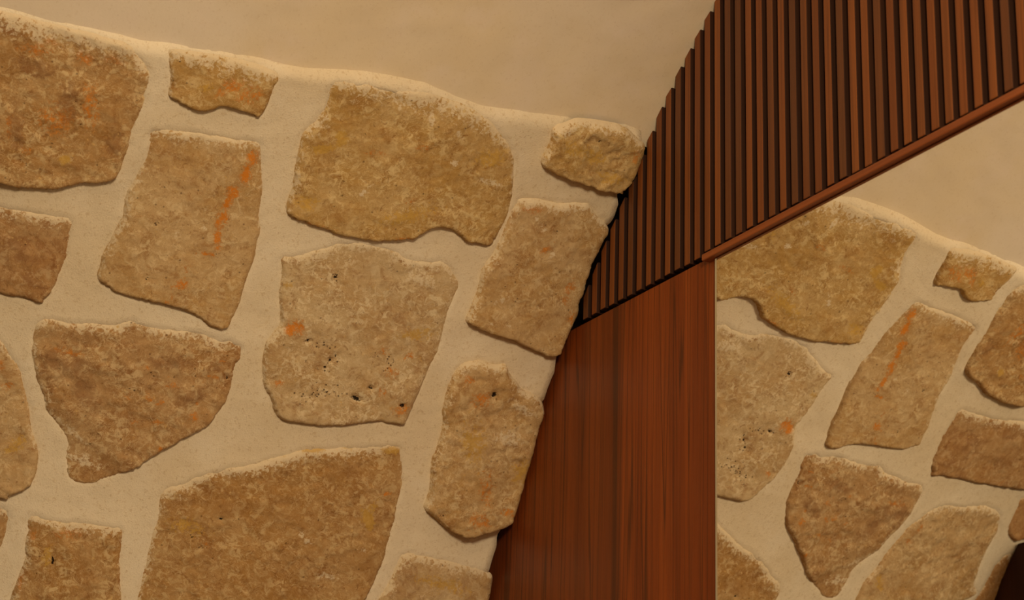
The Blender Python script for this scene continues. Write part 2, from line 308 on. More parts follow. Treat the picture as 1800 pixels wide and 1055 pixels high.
# ------------------------------------------------------------------ survey of the stone wall (u, s in metres)
STONES = {
 'A': [(0.5156,1.5380),(0.5751,1.5441),(0.6357,1.5501),(0.6782,1.5540),(0.7055,1.5449),(0.7250,1.5283),(0.7331,1.5119),(0.7382,1.4802),(0.7367,1.4532),(0.7355,1.4247),(0.7373,1.3918),(0.7373,1.3716),(0.7280,1.3571),(0.6955,1.3412),(0.6678,1.3260),(0.6463,1.3172),(0.6238,1.3123),(0.5858,1.3066),(0.5374,1.3115),(0.5064,1.3513),(0.4900,1.4207),(0.4734,1.4897),(0.4762,1.5309)],
 'B': [(0.7431,1.5632),(0.7656,1.5715),(0.7941,1.5775),(0.8200,1.5825),(0.8609,1.5864),(0.8946,1.5839),(0.9028,1.5759),(0.9012,1.5598),(0.9010,1.5352),(0.8995,1.5228),(0.8946,1.5125),(0.8750,1.5118),(0.8454,1.5133),(0.8358,1.5091),(0.8247,1.4998),(0.8133,1.4941),(0.7966,1.4936),(0.7787,1.4971),(0.7642,1.4982),(0.7586,1.5096),(0.7560,1.5264),(0.7482,1.5439)],
 'C': [(0.7532,1.4484),(0.7735,1.4545),(0.7970,1.4590),(0.8338,1.4671),(0.8743,1.4735),(0.9067,1.4798),(0.9148,1.4697),(0.9278,1.4412),(0.9370,1.4131),(0.9410,1.3970),(0.9485,1.3683),(0.9559,1.3496),(0.9605,1.3209),(0.9620,1.2903),(0.9603,1.2689),(0.9613,1.2392),(0.9596,1.2116),(0.9571,1.1973),(0.9498,1.1926),(0.9288,1.1922),(0.9064,1.1995),(0.8875,1.2040),(0.8588,1.2048),(0.8252,1.2031),(0.7917,1.2022),(0.7678,1.2066),(0.7514,1.2192),(0.7486,1.2420),(0.7512,1.2603),(0.7536,1.2873),(0.7573,1.3122),(0.7534,1.3373),(0.7549,1.3607),(0.7580,1.3767),(0.7613,1.4043),(0.7574,1.4259)],
 'D': [(0.9743,1.5964),(0.9903,1.6046),(1.0127,1.6082),(1.0400,1.6133),(1.0610,1.6149),(1.0816,1.6176),(1.1017,1.6222),(1.1277,1.6263),(1.1555,1.6269),(1.1844,1.6258),(1.2095,1.6210),(1.2366,1.6125),(1.2600,1.5998),(1.2772,1.5879),(1.2923,1.5696),(1.3041,1.5445),(1.3126,1.5185),(1.3185,1.4945),(1.3207,1.4751),(1.3174,1.4543),(1.3114,1.4328),(1.3035,1.4264),(1.2850,1.4242),(1.2675,1.4237),(1.2496,1.4315),(1.2309,1.4347),(1.2147,1.4316),(1.2028,1.4254),(1.1950,1.4162),(1.1871,1.4070),(1.1753,1.4009),(1.1506,1.3916),(1.1306,1.3854),(1.1096,1.3821),(1.0859,1.3794),(1.0614,1.3790),(1.0392,1.3807),(1.0172,1.3822),(1.0010,1.3828),(0.9869,1.3852),(0.9796,1.3925),(0.9762,1.4076),(0.9759,1.4264),(0.9723,1.4469),(0.9678,1.4697),(0.9643,1.4929),(0.9637,1.5117),(0.9684,1.5267),(0.9754,1.5426),(0.9765,1.5565),(0.9757,1.5752)],
 'E': [(1.3323,1.6252),(1.3323,1.6340),(1.3481,1.6475),(1.3658,1.6595),(1.3903,1.6656),(1.4139,1.6674),(1.4435,1.6689),(1.4684,1.6629),(1.4866,1.6571),(1.4983,1.6493),(1.5045,1.6316),(1.5045,1.6178),(1.5043,1.6021),(1.5022,1.5861),(1.4960,1.5754),(1.4916,1.5669),(1.4766,1.5642),(1.4513,1.5614),(1.4209,1.5623),(1.3889,1.5625),(1.3621,1.5653),(1.3437,1.5709),(1.3359,1.5775),(1.3345,1.5849),(1.3357,1.6047)],
 'F': [(1.3267,1.5131),(1.3563,1.5213),(1.3912,1.5230),(1.4257,1.5341),(1.4443,1.5371),(1.4622,1.5269),(1.4853,1.5153),(1.4991,1.5058),(1.5025,1.4973),(1.5002,1.4877),(1.4984,1.4689),(1.4965,1.4506),(1.4968,1.4269),(1.4975,1.4088),(1.5004,1.3915),(1.4982,1.3759),(1.5039,1.3622),(1.5015,1.3439),(1.4982,1.3194),(1.4965,1.2974),(1.4891,1.2843),(1.4676,1.2801),(1.4379,1.2832),(1.4069,1.2892),(1.3642,1.2917),(1.3319,1.2954),(1.3141,1.3020),(1.3154,1.3203),(1.3160,1.3426),(1.3141,1.3682),(1.3129,1.3969),(1.3192,1.4242),(1.3203,1.4537),(1.3210,1.4834),(1.3239,1.5007)],
 'G': [(0.9982,1.3223),(1.0139,1.3292),(1.0393,1.3431),(1.0642,1.3596),(1.0738,1.3676),(1.1075,1.3773),(1.1378,1.3798),(1.1638,1.3792),(1.1806,1.3730),(1.1974,1.3748),(1.2164,1.3762),(1.2470,1.3831),(1.2685,1.3697),(1.2858,1.3536),(1.2865,1.3326),(1.2849,1.3102),(1.2866,1.2819),(1.2889,1.2538),(1.2873,1.2300),(1.2828,1.2002),(1.2799,1.1708),(1.2774,1.1456),(1.2738,1.1249),(1.2639,1.1160),(1.2272,1.1119),(1.1897,1.0991),(1.1523,1.0876),(1.1131,1.0826),(1.0822,1.0803),(1.0647,1.0856),(1.0513,1.1038),(1.0352,1.1235),(1.0247,1.1481),(1.0191,1.1743),(1.0185,1.1902),(1.0238,1.2072),(1.0291,1.2242),(1.0199,1.2492),(1.0103,1.2740),(1.0045,1.2998)],
 'H': [(0.6921,1.1330),(0.7082,1.1415),(0.7373,1.1446),(0.7675,1.1531),(0.7960,1.1598),(0.8181,1.1714),(0.8389,1.1706),(0.8599,1.1697),(0.8848,1.1739),(0.9090,1.1806),(0.9305,1.1797),(0.9501,1.1769),(0.9617,1.1827),(0.9765,1.1785),(0.9873,1.1786),(0.9909,1.1631),(0.9860,1.1398),(0.9893,1.1160),(0.9893,1.0942),(0.9828,1.0707),(0.9713,1.0462),(0.9503,1.0262),(0.9295,1.0065),(0.9129,0.9905),(0.8971,0.9721),(0.8813,0.9539),(0.8635,0.9432),(0.8457,0.9325),(0.8281,0.9219),(0.8034,0.9188),(0.7934,0.9230),(0.7856,0.9380),(0.7821,0.9553),(0.7787,0.9726),(0.7669,0.9879),(0.7511,0.9995),(0.7365,1.0114),(0.7240,1.0340),(0.7109,1.0539),(0.6984,1.0764),(0.6922,1.0954),(0.6886,1.1151)],
 'I': [(0.5945,1.2772),(0.6201,1.2795),(0.6463,1.2828),(0.6715,1.2874),(0.6902,1.2874),(0.6982,1.2760),(0.7021,1.2538),(0.7034,1.2282),(0.7015,1.2073),(0.6995,1.1864),(0.6936,1.1675),(0.6899,1.1578),(0.6779,1.1573),(0.6558,1.1581),(0.6301,1.1548),(0.4335,1.1419),(0.3885,1.1499),(0.4147,1.2120),(0.4812,1.2644),(0.5312,1.2764)],
 'K': [(0.7102,0.8615),(0.7244,0.8605),(0.7286,0.8506),(0.7307,0.8298),(0.7298,0.8043),(0.7260,0.7803),(0.7084,0.7726),(0.6910,0.7936),(0.6849,0.8335),(0.6952,0.8565)],
 'L': [(0.7527,0.8559),(0.7630,0.8641),(0.7811,0.8613),(0.8098,0.8634),(0.8448,0.8676),(0.8700,0.8687),(0.8906,0.8680),(0.8962,0.8468),(0.9012,0.8143),(0.9098,0.7869),(0.9163,0.7677),(0.9204,0.7301),(0.8982,0.7092),(0.8494,0.7021),(0.7925,0.6967),(0.7509,0.6989),(0.7524,0.7197),(0.7572,0.7370),(0.7596,0.7640),(0.7613,0.7934),(0.7584,0.8178),(0.7539,0.8419)],
 'M': [(0.9395,0.9423),(0.9624,0.9554),(0.9911,0.9761),(1.0174,0.9901),(1.0415,1.0001),(1.0728,1.0144),(1.1075,1.0360),(1.1432,1.0515),(1.1923,1.0644),(1.2305,1.0748),(1.2742,1.0840),(1.2862,1.0663),(1.2961,1.0440),(1.3022,1.0208),(1.3032,0.9892),(1.3031,0.9606),(1.3034,0.9286),(1.3007,0.8919),(1.2957,0.8633),(1.2863,0.8359),(1.2719,0.8014),(1.2235,0.7660),(1.1375,0.7381),(1.0500,0.7275),(0.9722,0.7224),(0.9365,0.7416),(0.9340,0.7710),(0.9351,0.8026),(0.9344,0.8357),(0.9338,0.8659),(0.9349,0.8961),(0.9310,0.9255)],
 'N': [(1.3258,1.2248),(1.3364,1.2379),(1.3596,1.2472),(1.3867,1.2468),(1.4075,1.2521),(1.4212,1.2384),(1.4454,1.2230),(1.4717,1.2141),(1.4913,1.2069),(1.5036,1.1879),(1.5045,1.1641),(1.5045,1.1352),(1.5045,1.1018),(1.5045,1.0585),(1.5045,1.0244),(1.4991,1.0022),(1.4780,0.9845),(1.4542,0.9740),(1.4304,0.9633),(1.4031,0.9664),(1.3729,0.9791),(1.3438,0.9958),(1.3447,1.0149),(1.3407,1.0425),(1.3331,1.0733),(1.3362,1.0911),(1.3329,1.1270),(1.3250,1.1584),(1.3226,1.1908),(1.3227,1.2032)],
 'O': [(1.3306,0.9187),(1.3599,0.9213),(1.3996,0.9210),(1.4404,0.9188),(1.4768,0.9175),(1.4946,0.9105),(1.4993,0.8950),(1.4991,0.8722),(1.4915,0.8331),(1.4492,0.8034),(1.3819,0.7882),(1.3121,0.7907),(1.3019,0.8119),(1.3092,0.8407),(1.3177,0.8643),(1.3228,0.8931)],
 'J': [(0.6810,1.0678),(0.6979,1.0392),(0.7147,1.0112),(0.7254,0.9842),(0.7398,0.9585),(0.7488,0.9314),(0.7473,0.9091),(0.7377,0.8925),(0.7198,0.8792),(0.7075,0.8731),(0.4468,0.9278),(0.4443,0.9630),(0.4483,1.0012),(0.4493,1.0344),(0.4448,1.0585),(0.4509,1.0825),(0.4704,1.0988),(0.5143,1.1096),(0.5715,1.1051),(0.6296,1.1047)],
 'P': [(0.4228,1.1275),(0.4250,1.1081),(0.4235,1.0832),(0.4150,1.0575),(0.3904,1.0423),(0.3614,1.0451),(0.3135,1.0514),(0.3144,1.0969),(0.3792,1.1356)],
 'Q': [(0.4223,0.9280),(0.4120,0.9588),(0.4057,0.9919),(0.3900,1.0110),(0.3726,1.0180),(0.3545,1.0171),(0.3462,0.9893),(0.3138,0.9286),(0.3098,0.8903),(0.4198,0.8793)],
}
# marks on the stones: kind, centre (u, s), two half axes
MARKS = {
 'A': [('d',0.5791,1.4806,0.0366,0.0061,0.0021,-0.0144),('d',0.6360,1.4498,0.0179,0.0064,0.0099,-0.0311),('d',0.5841,1.3884,0.0142,0.0050,0.0094,-0.0309),('d',0.7141,1.4075,0.0147,0.0050,0.0077,-0.0237),('r',0.5712,1.3924,0.0056,0.0020,0.0070,-0.0231),('d',0.5298,1.5198,0.0157,0.0028,0.0011,-0.0079),('O',0.6578,1.3683,0.0087,0.0030,0.0020,-0.0063),('r',0.5906,1.5226,0.0147,0.0011,0.0005,-0.0065),('r',0.6031,1.3651,0.0086,0.0030,0.0019,-0.0062),('r',0.5732,1.5041,0.0291,0.0050,0.0016,-0.0112),('r',0.6385,1.5156,0.0163,-0.0035,-0.0019,-0.0112),('r',0.6752,1.5250,0.0150,-0.0032,-0.0013,-0.0080),('r',0.6291,1.4215,0.0287,0.0101,0.0086,-0.0272),('r',0.6671,1.4523,0.0144,0.0051,0.0114,-0.0352),('p',0.6575,1.4402,0.0014,0.0005,0.0100,-0.0312),('p',0.6028,1.3479,0.0121,0.0006,0.0001,-0.0024)],
 'B': [('r',0.8374,1.5439,0.0218,0.0188,0.0080,-0.0099),('o',0.8056,1.5317,0.0134,0.0048,0.0028,-0.0079),('p',0.7869,1.5420,0.0030,0.0011,0.0008,-0.0024),('p',0.7598,1.5553,0.0038,0.0006,0.0004,-0.0021),('p',0.7565,1.5621,0.0029,0.0011,0.0008,-0.0024),('p',0.7884,1.5702,0.0037,0.0013,0.0007,-0.0020),('p',0.8152,1.5746,0.0022,0.0008,0.0017,-0.0048),('p',0.8100,1.5404,0.0022,0.0008,0.0009,-0.0024),('p',0.8434,1.5848,0.0019,0.0007,0.0007,-0.0020),('r',0.8683,1.5412,0.0184,0.0157,0.0097,-0.0120)],
 'C': [('R',0.9074,1.4509,0.0098,0.0013,0.0031,-0.0169),('R',0.9050,1.4283,0.0100,-0.0005,0.0001,-0.0205),('R',0.8962,1.3964,0.0117,0.0037,0.0034,-0.0098),('R',0.8941,1.3776,0.0075,-0.0004,-0.0001,-0.0136),('R',0.8939,1.3504,0.0090,-0.0022,-0.0030,-0.0166),('R',0.8967,1.3242,0.0063,0.0019,0.0066,-0.0197),('R',0.8896,1.2959,0.0162,0.0033,0.0010,-0.0042),('R',0.8670,1.2407,0.0104,0.0079,0.0057,-0.0076),('r',0.8604,1.2210,0.0055,0.0016,0.0015,-0.0049),('r',0.8556,1.2116,0.0055,0.0016,0.0010,-0.0033),('r',0.7671,1.4017,0.0030,0.0010,0.0016,-0.0048),('r',0.7647,1.3814,0.0047,-0.0011,-0.0005,-0.0029),('w',0.8900,1.4533,0.0025,0.0021,0.0065,-0.0081),('w',0.8396,1.3120,0.0046,0.0014,0.0013,-0.0041),('w',0.8732,1.3323,0.0055,0.0017,0.0019,-0.0057),('w',0.8680,1.3604,0.0053,0.0062,0.0031,-0.0029),('p',0.8042,1.3553,0.0032,0.0037,0.0024,-0.0023),('p',0.8054,1.3183,0.0046,0.0014,0.0008,-0.0024),('p',0.9166,1.2985,0.0024,0.0007,0.0008,-0.0025),('p',0.8192,1.2675,0.0023,0.0007,0.0008,-0.0024),('p',0.8173,1.2359,0.0058,0.0044,0.0025,-0.0034),('r',0.8677,1.2705,0.0066,-0.0005,-0.0003,-0.0119)],
 'D': [('O',1.0189,1.5232,0.0097,0.0031,0.0048,-0.0124),('O',0.9961,1.4981,0.0128,0.0042,0.0025,-0.0066),('o',1.0139,1.5058,0.0113,0.0036,0.0026,-0.0066),('r',1.0189,1.5278,0.0040,0.0013,0.0039,-0.0099),('r',1.0742,1.5157,0.0215,0.0068,0.0017,-0.0042),('r',1.1417,1.5463,0.0135,0.0042,0.0021,-0.0050),('r',1.1524,1.4614,0.0094,0.0048,0.0024,-0.0040),('r',1.1675,1.4033,0.0156,0.0044,0.0016,-0.0043),('o',1.2563,1.5639,0.0308,0.0155,0.0094,-0.0143),('w',1.1888,1.5828,0.0112,0.0034,0.0037,-0.0084),('w',1.1394,1.5901,0.0050,0.0016,0.0050,-0.0117),('w',1.1986,1.5371,0.0087,0.0026,0.0032,-0.0076),('w',1.2713,1.5248,0.0271,0.0007,0.0008,-0.0054),('w',1.0799,1.4538,0.0086,0.0147,0.0039,-0.0024),('p',1.0503,1.5361,0.0020,0.0007,0.0008,-0.0021),('p',1.1505,1.5775,0.0021,0.0007,0.0009,-0.0021),('p',0.9865,1.4203,0.0020,0.0006,0.0008,-0.0021),('r',1.0187,1.3840,0.0350,0.0009,0.0003,-0.0035),('o',1.1608,1.4402,0.0450,0.0278,0.0076,-0.0106),('o',1.0040,1.4119,0.0204,0.0063,0.0042,-0.0116)],
 'E': [('o',1.3761,1.6161,0.0278,0.0031,0.0034,-0.0125),('o',1.4143,1.6141,0.0209,0.0058,0.0067,-0.0139),('r',1.4845,1.6333,0.0118,0.0031,0.0062,-0.0123),('p',1.4132,1.6384,0.0076,0.0021,0.0021,-0.0043),('p',1.3578,1.6324,0.0092,0.0027,0.0021,-0.0043),('o',1.4530,1.5901,0.0318,-0.0017,0.0008,-0.0109)],
 'F': [('r',1.3994,1.4480,0.0088,0.0136,0.0054,-0.0031),('r',1.4666,1.3910,0.0106,-0.0008,0.0003,-0.0258),('w',1.3664,1.4902,0.0047,0.0013,0.0023,-0.0052),('w',1.3838,1.4792,0.0085,0.0023,0.0031,-0.0070),('w',1.3824,1.3139,0.0067,0.0016,0.0017,-0.0044),('w',1.3557,1.3103,0.0047,0.0012,0.0014,-0.0035),('w',1.4128,1.4416,0.0064,0.0065,0.0040,-0.0032),('p',1.4070,1.4794,0.0057,0.0015,0.0019,-0.0044),('p',1.4238,1.3561,0.0029,0.0007,0.0018,-0.0045),('r',1.4913,1.3525,0.0101,0.0023,0.0059,-0.0144),('r',1.3539,1.5044,0.0281,0.0076,0.0031,-0.0070),('w',1.3561,1.3492,0.0129,0.0129,0.0039,-0.0032)],
 'G': [('R',1.0528,1.2257,0.0186,0.0050,0.0042,-0.0127),('R',1.0461,1.2184,0.0118,0.0032,0.0031,-0.0093),('o',1.0207,1.2831,0.0099,0.0028,0.0023,-0.0067),('p',1.0873,1.3158,0.0059,0.0017,0.0042,-0.0119),('p',1.0793,1.2097,0.0068,0.0018,0.0014,-0.0042),('p',1.1072,1.2096,0.0172,0.0045,0.0020,-0.0060),('p',1.1142,1.1743,0.0138,0.0035,0.0025,-0.0077),('p',1.1276,1.1962,0.0087,0.0022,0.0026,-0.0077),('p',1.2168,1.2093,0.0117,0.0029,0.0048,-0.0139),('p',1.1807,1.1413,0.0102,-0.0019,-0.0005,-0.0039),('P',1.1807,1.1413,0.0102,-0.0019,-0.0005,-0.0039),('P',1.1966,1.1630,0.0040,0.0010,0.0011,-0.0035),('P',1.2561,1.1479,0.0046,0.0011,0.0012,-0.0035),('p',1.0430,1.1378,0.0059,0.0015,0.0011,-0.0034),('r',1.1984,1.2235,0.0089,0.0022,0.0030,-0.0087),('r',1.2231,1.1966,0.0162,0.0040,0.0041,-0.0122),('r',1.2160,1.1601,0.0090,0.0021,0.0029,-0.0087),('r',1.0527,1.1357,0.0093,0.0023,0.0019,-0.0059),('r',1.2572,1.1415,0.0147,0.0034,0.0035,-0.0105),('r',1.2402,1.2264,0.0127,0.0031,0.0024,-0.0070),('p',1.2029,1.3638,0.0060,-0.0031,-0.0012,-0.0023),('p',1.1166,1.1379,0.0436,0.0107,0.0038,-0.0120),('w',1.2146,1.3508,0.0381,-0.0029,0.0000,-0.0179),('o',1.2466,1.2641,0.0337,0.0151,0.0047,-0.0082),('P',1.0793,1.2097,0.0034,0.0009,0.0008,-0.0025),('P',1.1215,1.1891,0.0035,0.0009,0.0011,-0.0034)],
 'H': [('d',0.7390,1.0843,0.0361,-0.0036,-0.0011,-0.0181),('d',0.7814,1.0524,0.0195,0.0051,0.0069,-0.0242),('d',0.8876,1.1244,0.0412,0.0070,0.0027,-0.0126),('d',0.9348,1.0832,0.0273,0.0192,0.0077,-0.0106),('r',0.7395,1.1398,0.0076,0.0022,0.0019,-0.0064),('r',0.7426,1.1008,0.0241,-0.0001,0.0002,-0.0083),('R',0.9098,0.9955,0.0042,-0.0005,-0.0004,-0.0050),('R',0.9440,1.0758,0.0037,0.0009,0.0011,-0.0037),('R',0.8911,1.0633,0.0061,0.0043,0.0025,-0.0035),('r',0.8999,1.0921,0.0129,0.0033,0.0015,-0.0049),('r',0.9562,1.1201,0.0136,0.0010,0.0004,-0.0034),('R',0.9620,1.1441,0.0057,0.0015,0.0013,-0.0042),('d',0.9586,1.1324,0.0082,0.0021,0.0021,-0.0067),('r',0.8578,1.1093,0.0048,0.0013,0.0015,-0.0049),('r',0.8938,1.1038,0.0048,0.0013,0.0012,-0.0041),('r',0.9475,1.0552,0.0117,-0.0034,-0.0020,-0.0082),('r',0.8425,1.0596,0.0074,-0.0008,-0.0002,-0.0042),('r',0.8750,1.0653,0.0069,-0.0033,-0.0020,-0.0046),('r',0.8931,1.0329,0.0097,0.0024,0.0014,-0.0049),('r',0.8610,1.0249,0.0080,0.0020,0.0012,-0.0041),('w',0.8741,1.1660,0.0048,0.0013,0.0010,-0.0033),('w',0.9287,1.1380,0.0032,0.0009,0.0013,-0.0041),('p',0.8699,1.0975,0.0072,0.0019,0.0022,-0.0074),('p',0.9479,1.1611,0.0024,0.0007,0.0008,-0.0025),('P',0.9780,1.1239,0.0025,0.0006,0.0008,-0.0025),('p',0.9256,1.1139,0.0032,0.0008,0.0010,-0.0033),('p',0.8481,1.0698,0.0063,0.0016,0.0014,-0.0049),('d',0.7169,1.0697,0.0053,0.0014,0.0040,-0.0143),('w',0.7821,0.9905,0.0329,-0.0179,-0.0021,-0.0044),('w',0.8088,0.9540,0.0328,-0.0040,-0.0009,-0.0115),('d',0.7621,1.0906,0.0176,0.0015,0.0011,-0.0099)],
 'I': [('d',0.6475,1.2168,0.0296,0.0091,0.0028,-0.0094),('d',0.6307,1.2330,0.0220,0.0069,0.0035,-0.0117),('d',0.6691,1.1848,0.0229,-0.0061,-0.0021,-0.0095)],
 'J': [('r',0.6757,1.0332,0.0106,0.0028,0.0017,-0.0063),('o',0.7097,0.9531,0.0117,0.0170,0.0079,-0.0058),('r',0.6594,1.0627,0.0075,0.0021,0.0033,-0.0118)],
 'K': [],
 'L': [('R',0.7641,0.7683,0.0040,0.0001,0.0012,-0.0177),('r',0.7653,0.8354,0.0063,0.0013,0.0033,-0.0127),('P',0.8020,0.8053,0.0020,0.0002,0.0017,-0.0105),('o',0.7931,0.8076,0.0095,0.0020,0.0036,-0.0144),('r',0.8125,0.8455,0.0278,0.0060,0.0025,-0.0096)],
 'M': [('O',1.1398,1.0484,0.0206,0.0062,0.0016,-0.0042),('O',1.2635,1.0732,0.0147,0.0032,0.0019,-0.0062),('O',1.1918,1.0639,0.0072,0.0016,0.0013,-0.0043),('O',1.2563,0.9606,0.0082,0.0041,0.0106,-0.0176),('o',1.2599,0.9818,0.0057,-0.0007,-0.0010,-0.0124),('r',1.2728,1.0040,0.0148,0.0030,0.0013,-0.0044),('r',1.0167,0.8711,0.0084,-0.0027,-0.0014,-0.0049),('w',1.1561,0.9175,0.0062,0.0013,0.0014,-0.0052),('w',1.1712,0.9069,0.0107,0.0021,0.0019,-0.0069),('w',1.2165,0.8610,0.0200,0.0037,0.0023,-0.0087),('w',1.2606,0.9106,0.0083,0.0016,0.0014,-0.0053),('p',0.9581,0.8765,0.0116,0.0024,0.0011,-0.0041),('p',0.9966,0.8802,0.0134,0.0028,0.0016,-0.0058),('p',1.0153,0.8664,0.0076,0.0015,0.0013,-0.0050),('P',1.0293,0.9137,0.0034,0.0007,0.0007,-0.0025),('o',0.9807,0.8901,0.0347,-0.0018,-0.0000,-0.0119)],
 'N': [('r',1.3796,1.1884,0.0212,0.0047,0.0056,-0.0161),('r',1.4337,1.0478,0.0149,0.0029,0.0118,-0.0380),('r',1.4371,0.9957,0.0219,0.0041,0.0054,-0.0181),('r',1.3508,1.2146,0.0114,0.0026,0.0038,-0.0107),('r',1.4829,1.0187,0.0162,0.0030,0.0028,-0.0091),('P',1.4006,1.1999,0.0053,0.0012,0.0022,-0.0063),('p',1.4395,1.0951,0.0030,0.0006,0.0021,-0.0063),('p',1.3682,0.9921,0.0058,0.0011,0.0013,-0.0045),('o',1.3889,1.1154,0.0243,0.0051,0.0117,-0.0359),('w',1.4587,1.1883,0.0302,-0.0104,-0.0031,-0.0086),('w',1.4446,1.1367,0.0299,0.0062,0.0061,-0.0181),('o',1.4929,1.0883,0.0212,-0.0025,-0.0020,-0.0277)],
 'O': [('o',1.4077,0.8815,0.0508,-0.0036,-0.0002,-0.0109),('w',1.3628,0.9157,0.0192,0.0035,0.0010,-0.0036)],
}
FACETS = {
 'H': [(0.8916,0.9520,0.7381,1.0395,0.28)],
 'M': [(1.0338,0.9041,1.0434,0.9983,0.10),(1.2100,0.8219,0.9730,0.8258,0.05)],
 'N': [(1.4160,1.2544,1.4993,1.1264,0.16)],
 'G': [(1.2646,1.3810,1.2784,1.1651,0.10)],
 'C': [(0.7524,1.3567,0.7825,1.4534,0.12)],
 'J': [],
}
EDGE = [(1.4873,0.8707),(1.4875,0.8935),(1.4848,0.9092),(1.4865,0.9326),(1.4888,0.9579),(1.4847,0.9753),(1.4920,0.9983),(1.4920,1.0199),(1.4920,1.0539),(1.4920,1.0970),(1.4920,1.1303),(1.4920,1.1590),(1.4920,1.1827),(1.4920,1.1953),(1.4958,1.2119),(1.4960,1.2306),(1.4978,1.2564),(1.4918,1.2806),(1.4888,1.2950),(1.4905,1.3170),(1.4920,1.3414),(1.4920,1.3595),(1.4914,1.3714),(1.4920,1.3890),(1.4899,1.4063),(1.4893,1.4243),(1.4889,1.4480),(1.4909,1.4663),(1.4920,1.4850),(1.4920,1.4945),(1.4913,1.5050),(1.4990,1.5243),(1.4964,1.5484),(1.4860,1.5632),(1.4905,1.5717),(1.4920,1.5823),(1.4920,1.5983),(1.4920,1.6139),(1.4920,1.6277),(1.4920,1.6454),(1.4864,1.6688)]
RIM = [(0.5167,1.5393),(0.5790,1.5447),(0.6418,1.5549),(0.7059,1.5624),(0.7415,1.5704),(0.7707,1.5740),(0.8096,1.5820),(0.8496,1.5883),(0.8909,1.5931),(0.9321,1.5994),(0.9716,1.6094),(1.0180,1.6216),(1.0546,1.6284),(1.1151,1.6334),(1.1650,1.6288),(1.2075,1.6298),(1.2749,1.6419),(1.3392,1.6514),(1.3954,1.6618),(1.4533,1.6693),(1.4931,1.6653)]

# stones out of the picture, so that the wall goes on
def rough_quad(u0, u1, s0, s1, seed):
    r = random.Random(seed); j = lambda: r.uniform(-0.02, 0.02)
    return [(u0 + j(), s0 + j()), ((u0 + u1) / 2 + j(), s0 + j() * 0.6), (u1 + j(), s0 + j()), (u1 + j() * 0.6, (s0 + s1) / 2 + j()),
            (u1 + j(), s1 + j()), ((u0 + u1) / 2 + j(), s1 + j() * 0.6), (u0 + j(), s1 + j()), (u0 + j() * 0.6, (s0 + s1) / 2 + j())]
EXTRA = {}
for i, q in enumerate([(0.46, 0.68, 0.66, 0.83), (0.44, 0.70, 0.40, 0.60), (0.78, 0.98, 0.44, 0.64), (1.05, 1.26, 0.46, 0.66), (1.32, 1.46, 0.48, 0.72),
                       (0.42, 0.62, 0.12, 0.33), (0.70, 1.00, 0.14, 0.37), (1.08, 1.20, 0.12, 0.40), (1.27, 1.47, 0.16, 0.41),
                       (0.24, 0.41, 1.32, 1.47), (0.20, 0.40, 1.16, 1.27), (0.02, 0.17, 1.10, 1.32), (-0.03, 0.17, 1.38, 1.47), (-0.28, -0.08, 1.12, 1.42), (-0.60, -0.35, 1.10, 1.26), (-0.62, -0.34, 1.32, 1.46)]):
    EXTRA['x%d' % i] = rough_quad(*q, seed=50 + i)

rim_u = np.array([-3.4, 0.0] + [p[0] for p in RIM] + [1.53]); rim_s = np.array([RIM[0][1] - 0.01, RIM[0][1] - 0.01] + [p[1] for p in RIM] + [RIM[-1][1]])
edge_s = np.array([-5.0, 0.6] + [p[1] for p in EDGE] + [2.0]); edge_u = np.array([1.497, 1.497] + [p[0] for p in EDGE] + [1.497])
rim_at = lambda u: np.interp(u, rim_u, rim_s)
edge_at = lambda s: np.interp(s, edge_s, edge_u)
LEDGE = 0.011                                            # the stone lining stands this far off the plaster vault

outlines = {}
for key, poly in list(STONES.items()) + list(EXTRA.items()):
    outlines[key] = resample(poly, 0.0032 if key in STONES else 0.007, 0.0022, ord(key[0]) + len(key))

# ------------------------------------------------------------------ stone wall: the mortar bed
us = np.r_[np.linspace(-3.3, -0.7, 14), np.linspace(-0.6, 0.2, 40), np.arange(0.206, 1.5, 0.0052)]
tcol = (us - us[0]) / (1.4975 - us[0]); tcol = np.append(tcol[tcol < 0.9985], 1.0)
rows = np.r_[np.linspace(S_FLOOR, 0.0, 8), np.linspace(0.06, 0.66, 40)]
fine = np.linspace(0, 1, 190)
nr, nc = len(rows) + len(fine) - 1, len(tcol)
U = np.zeros((nr, nc)); S_ = np.zeros((nr, nc))
for j in range(nr):
    if j < len(rows):
        s_row = np.full(nc, rows[j]); sg = rows[j]
        U[j] = us[0] + tcol * (edge_at(sg) - us[0]); S_[j] = s_row
    else:
        f = fine[j - len(rows) + 1]
        uu = us[0] + tcol * (1.4975 - us[0])
        top = rim_at(uu) + 0.012
        S_[j] = 0.66 + f * (top - 0.66)
        U[j] = us[0] + tcol * (edge_at(S_[j, -1]) - us[0])
Pf = np.stack([U.ravel(), S_.ravel()], 1)
h = 0.0022 * fbm(Pf[:, 0], Pf[:, 1], 0.11, 4, 2.0) + 0.0006 * fbm(Pf[:, 0], Pf[:, 1], 0.014, 3, 4.0)
for key, Q in outlines.items():
    lo, hi = Q.min(0) - 0.03, Q.max(0) + 0.03
    m = np.where((Pf[:, 0] > lo[0]) & (Pf[:, 0] < hi[0]) & (Pf[:, 1] > lo[1]) & (Pf[:, 1] < hi[1]))[0]
    if len(m) == 0: continue
    d, nu, ns = poly_dist(Pf[m], Q); ins = inside(Pf[m], Q)
    up = 0.5 + 0.5 * ns                                  # mortar is feathered over the upper edges, held back under the lower ones
    h[m] += np.where(ins, -0.014 * sstep(0.005, 0.016, d), (0.0006 * up + 0.0014) * np.exp(-d / 0.018))
d_rim = rim_at(Pf[:, 0]) - Pf[:, 1]
w = 0.020 + 0.006 * fbm(Pf[:, 0], Pf[:, 1], 0.10, 2, 9.0)
t = np.clip(1 - d_rim / w, 0, 2.0)
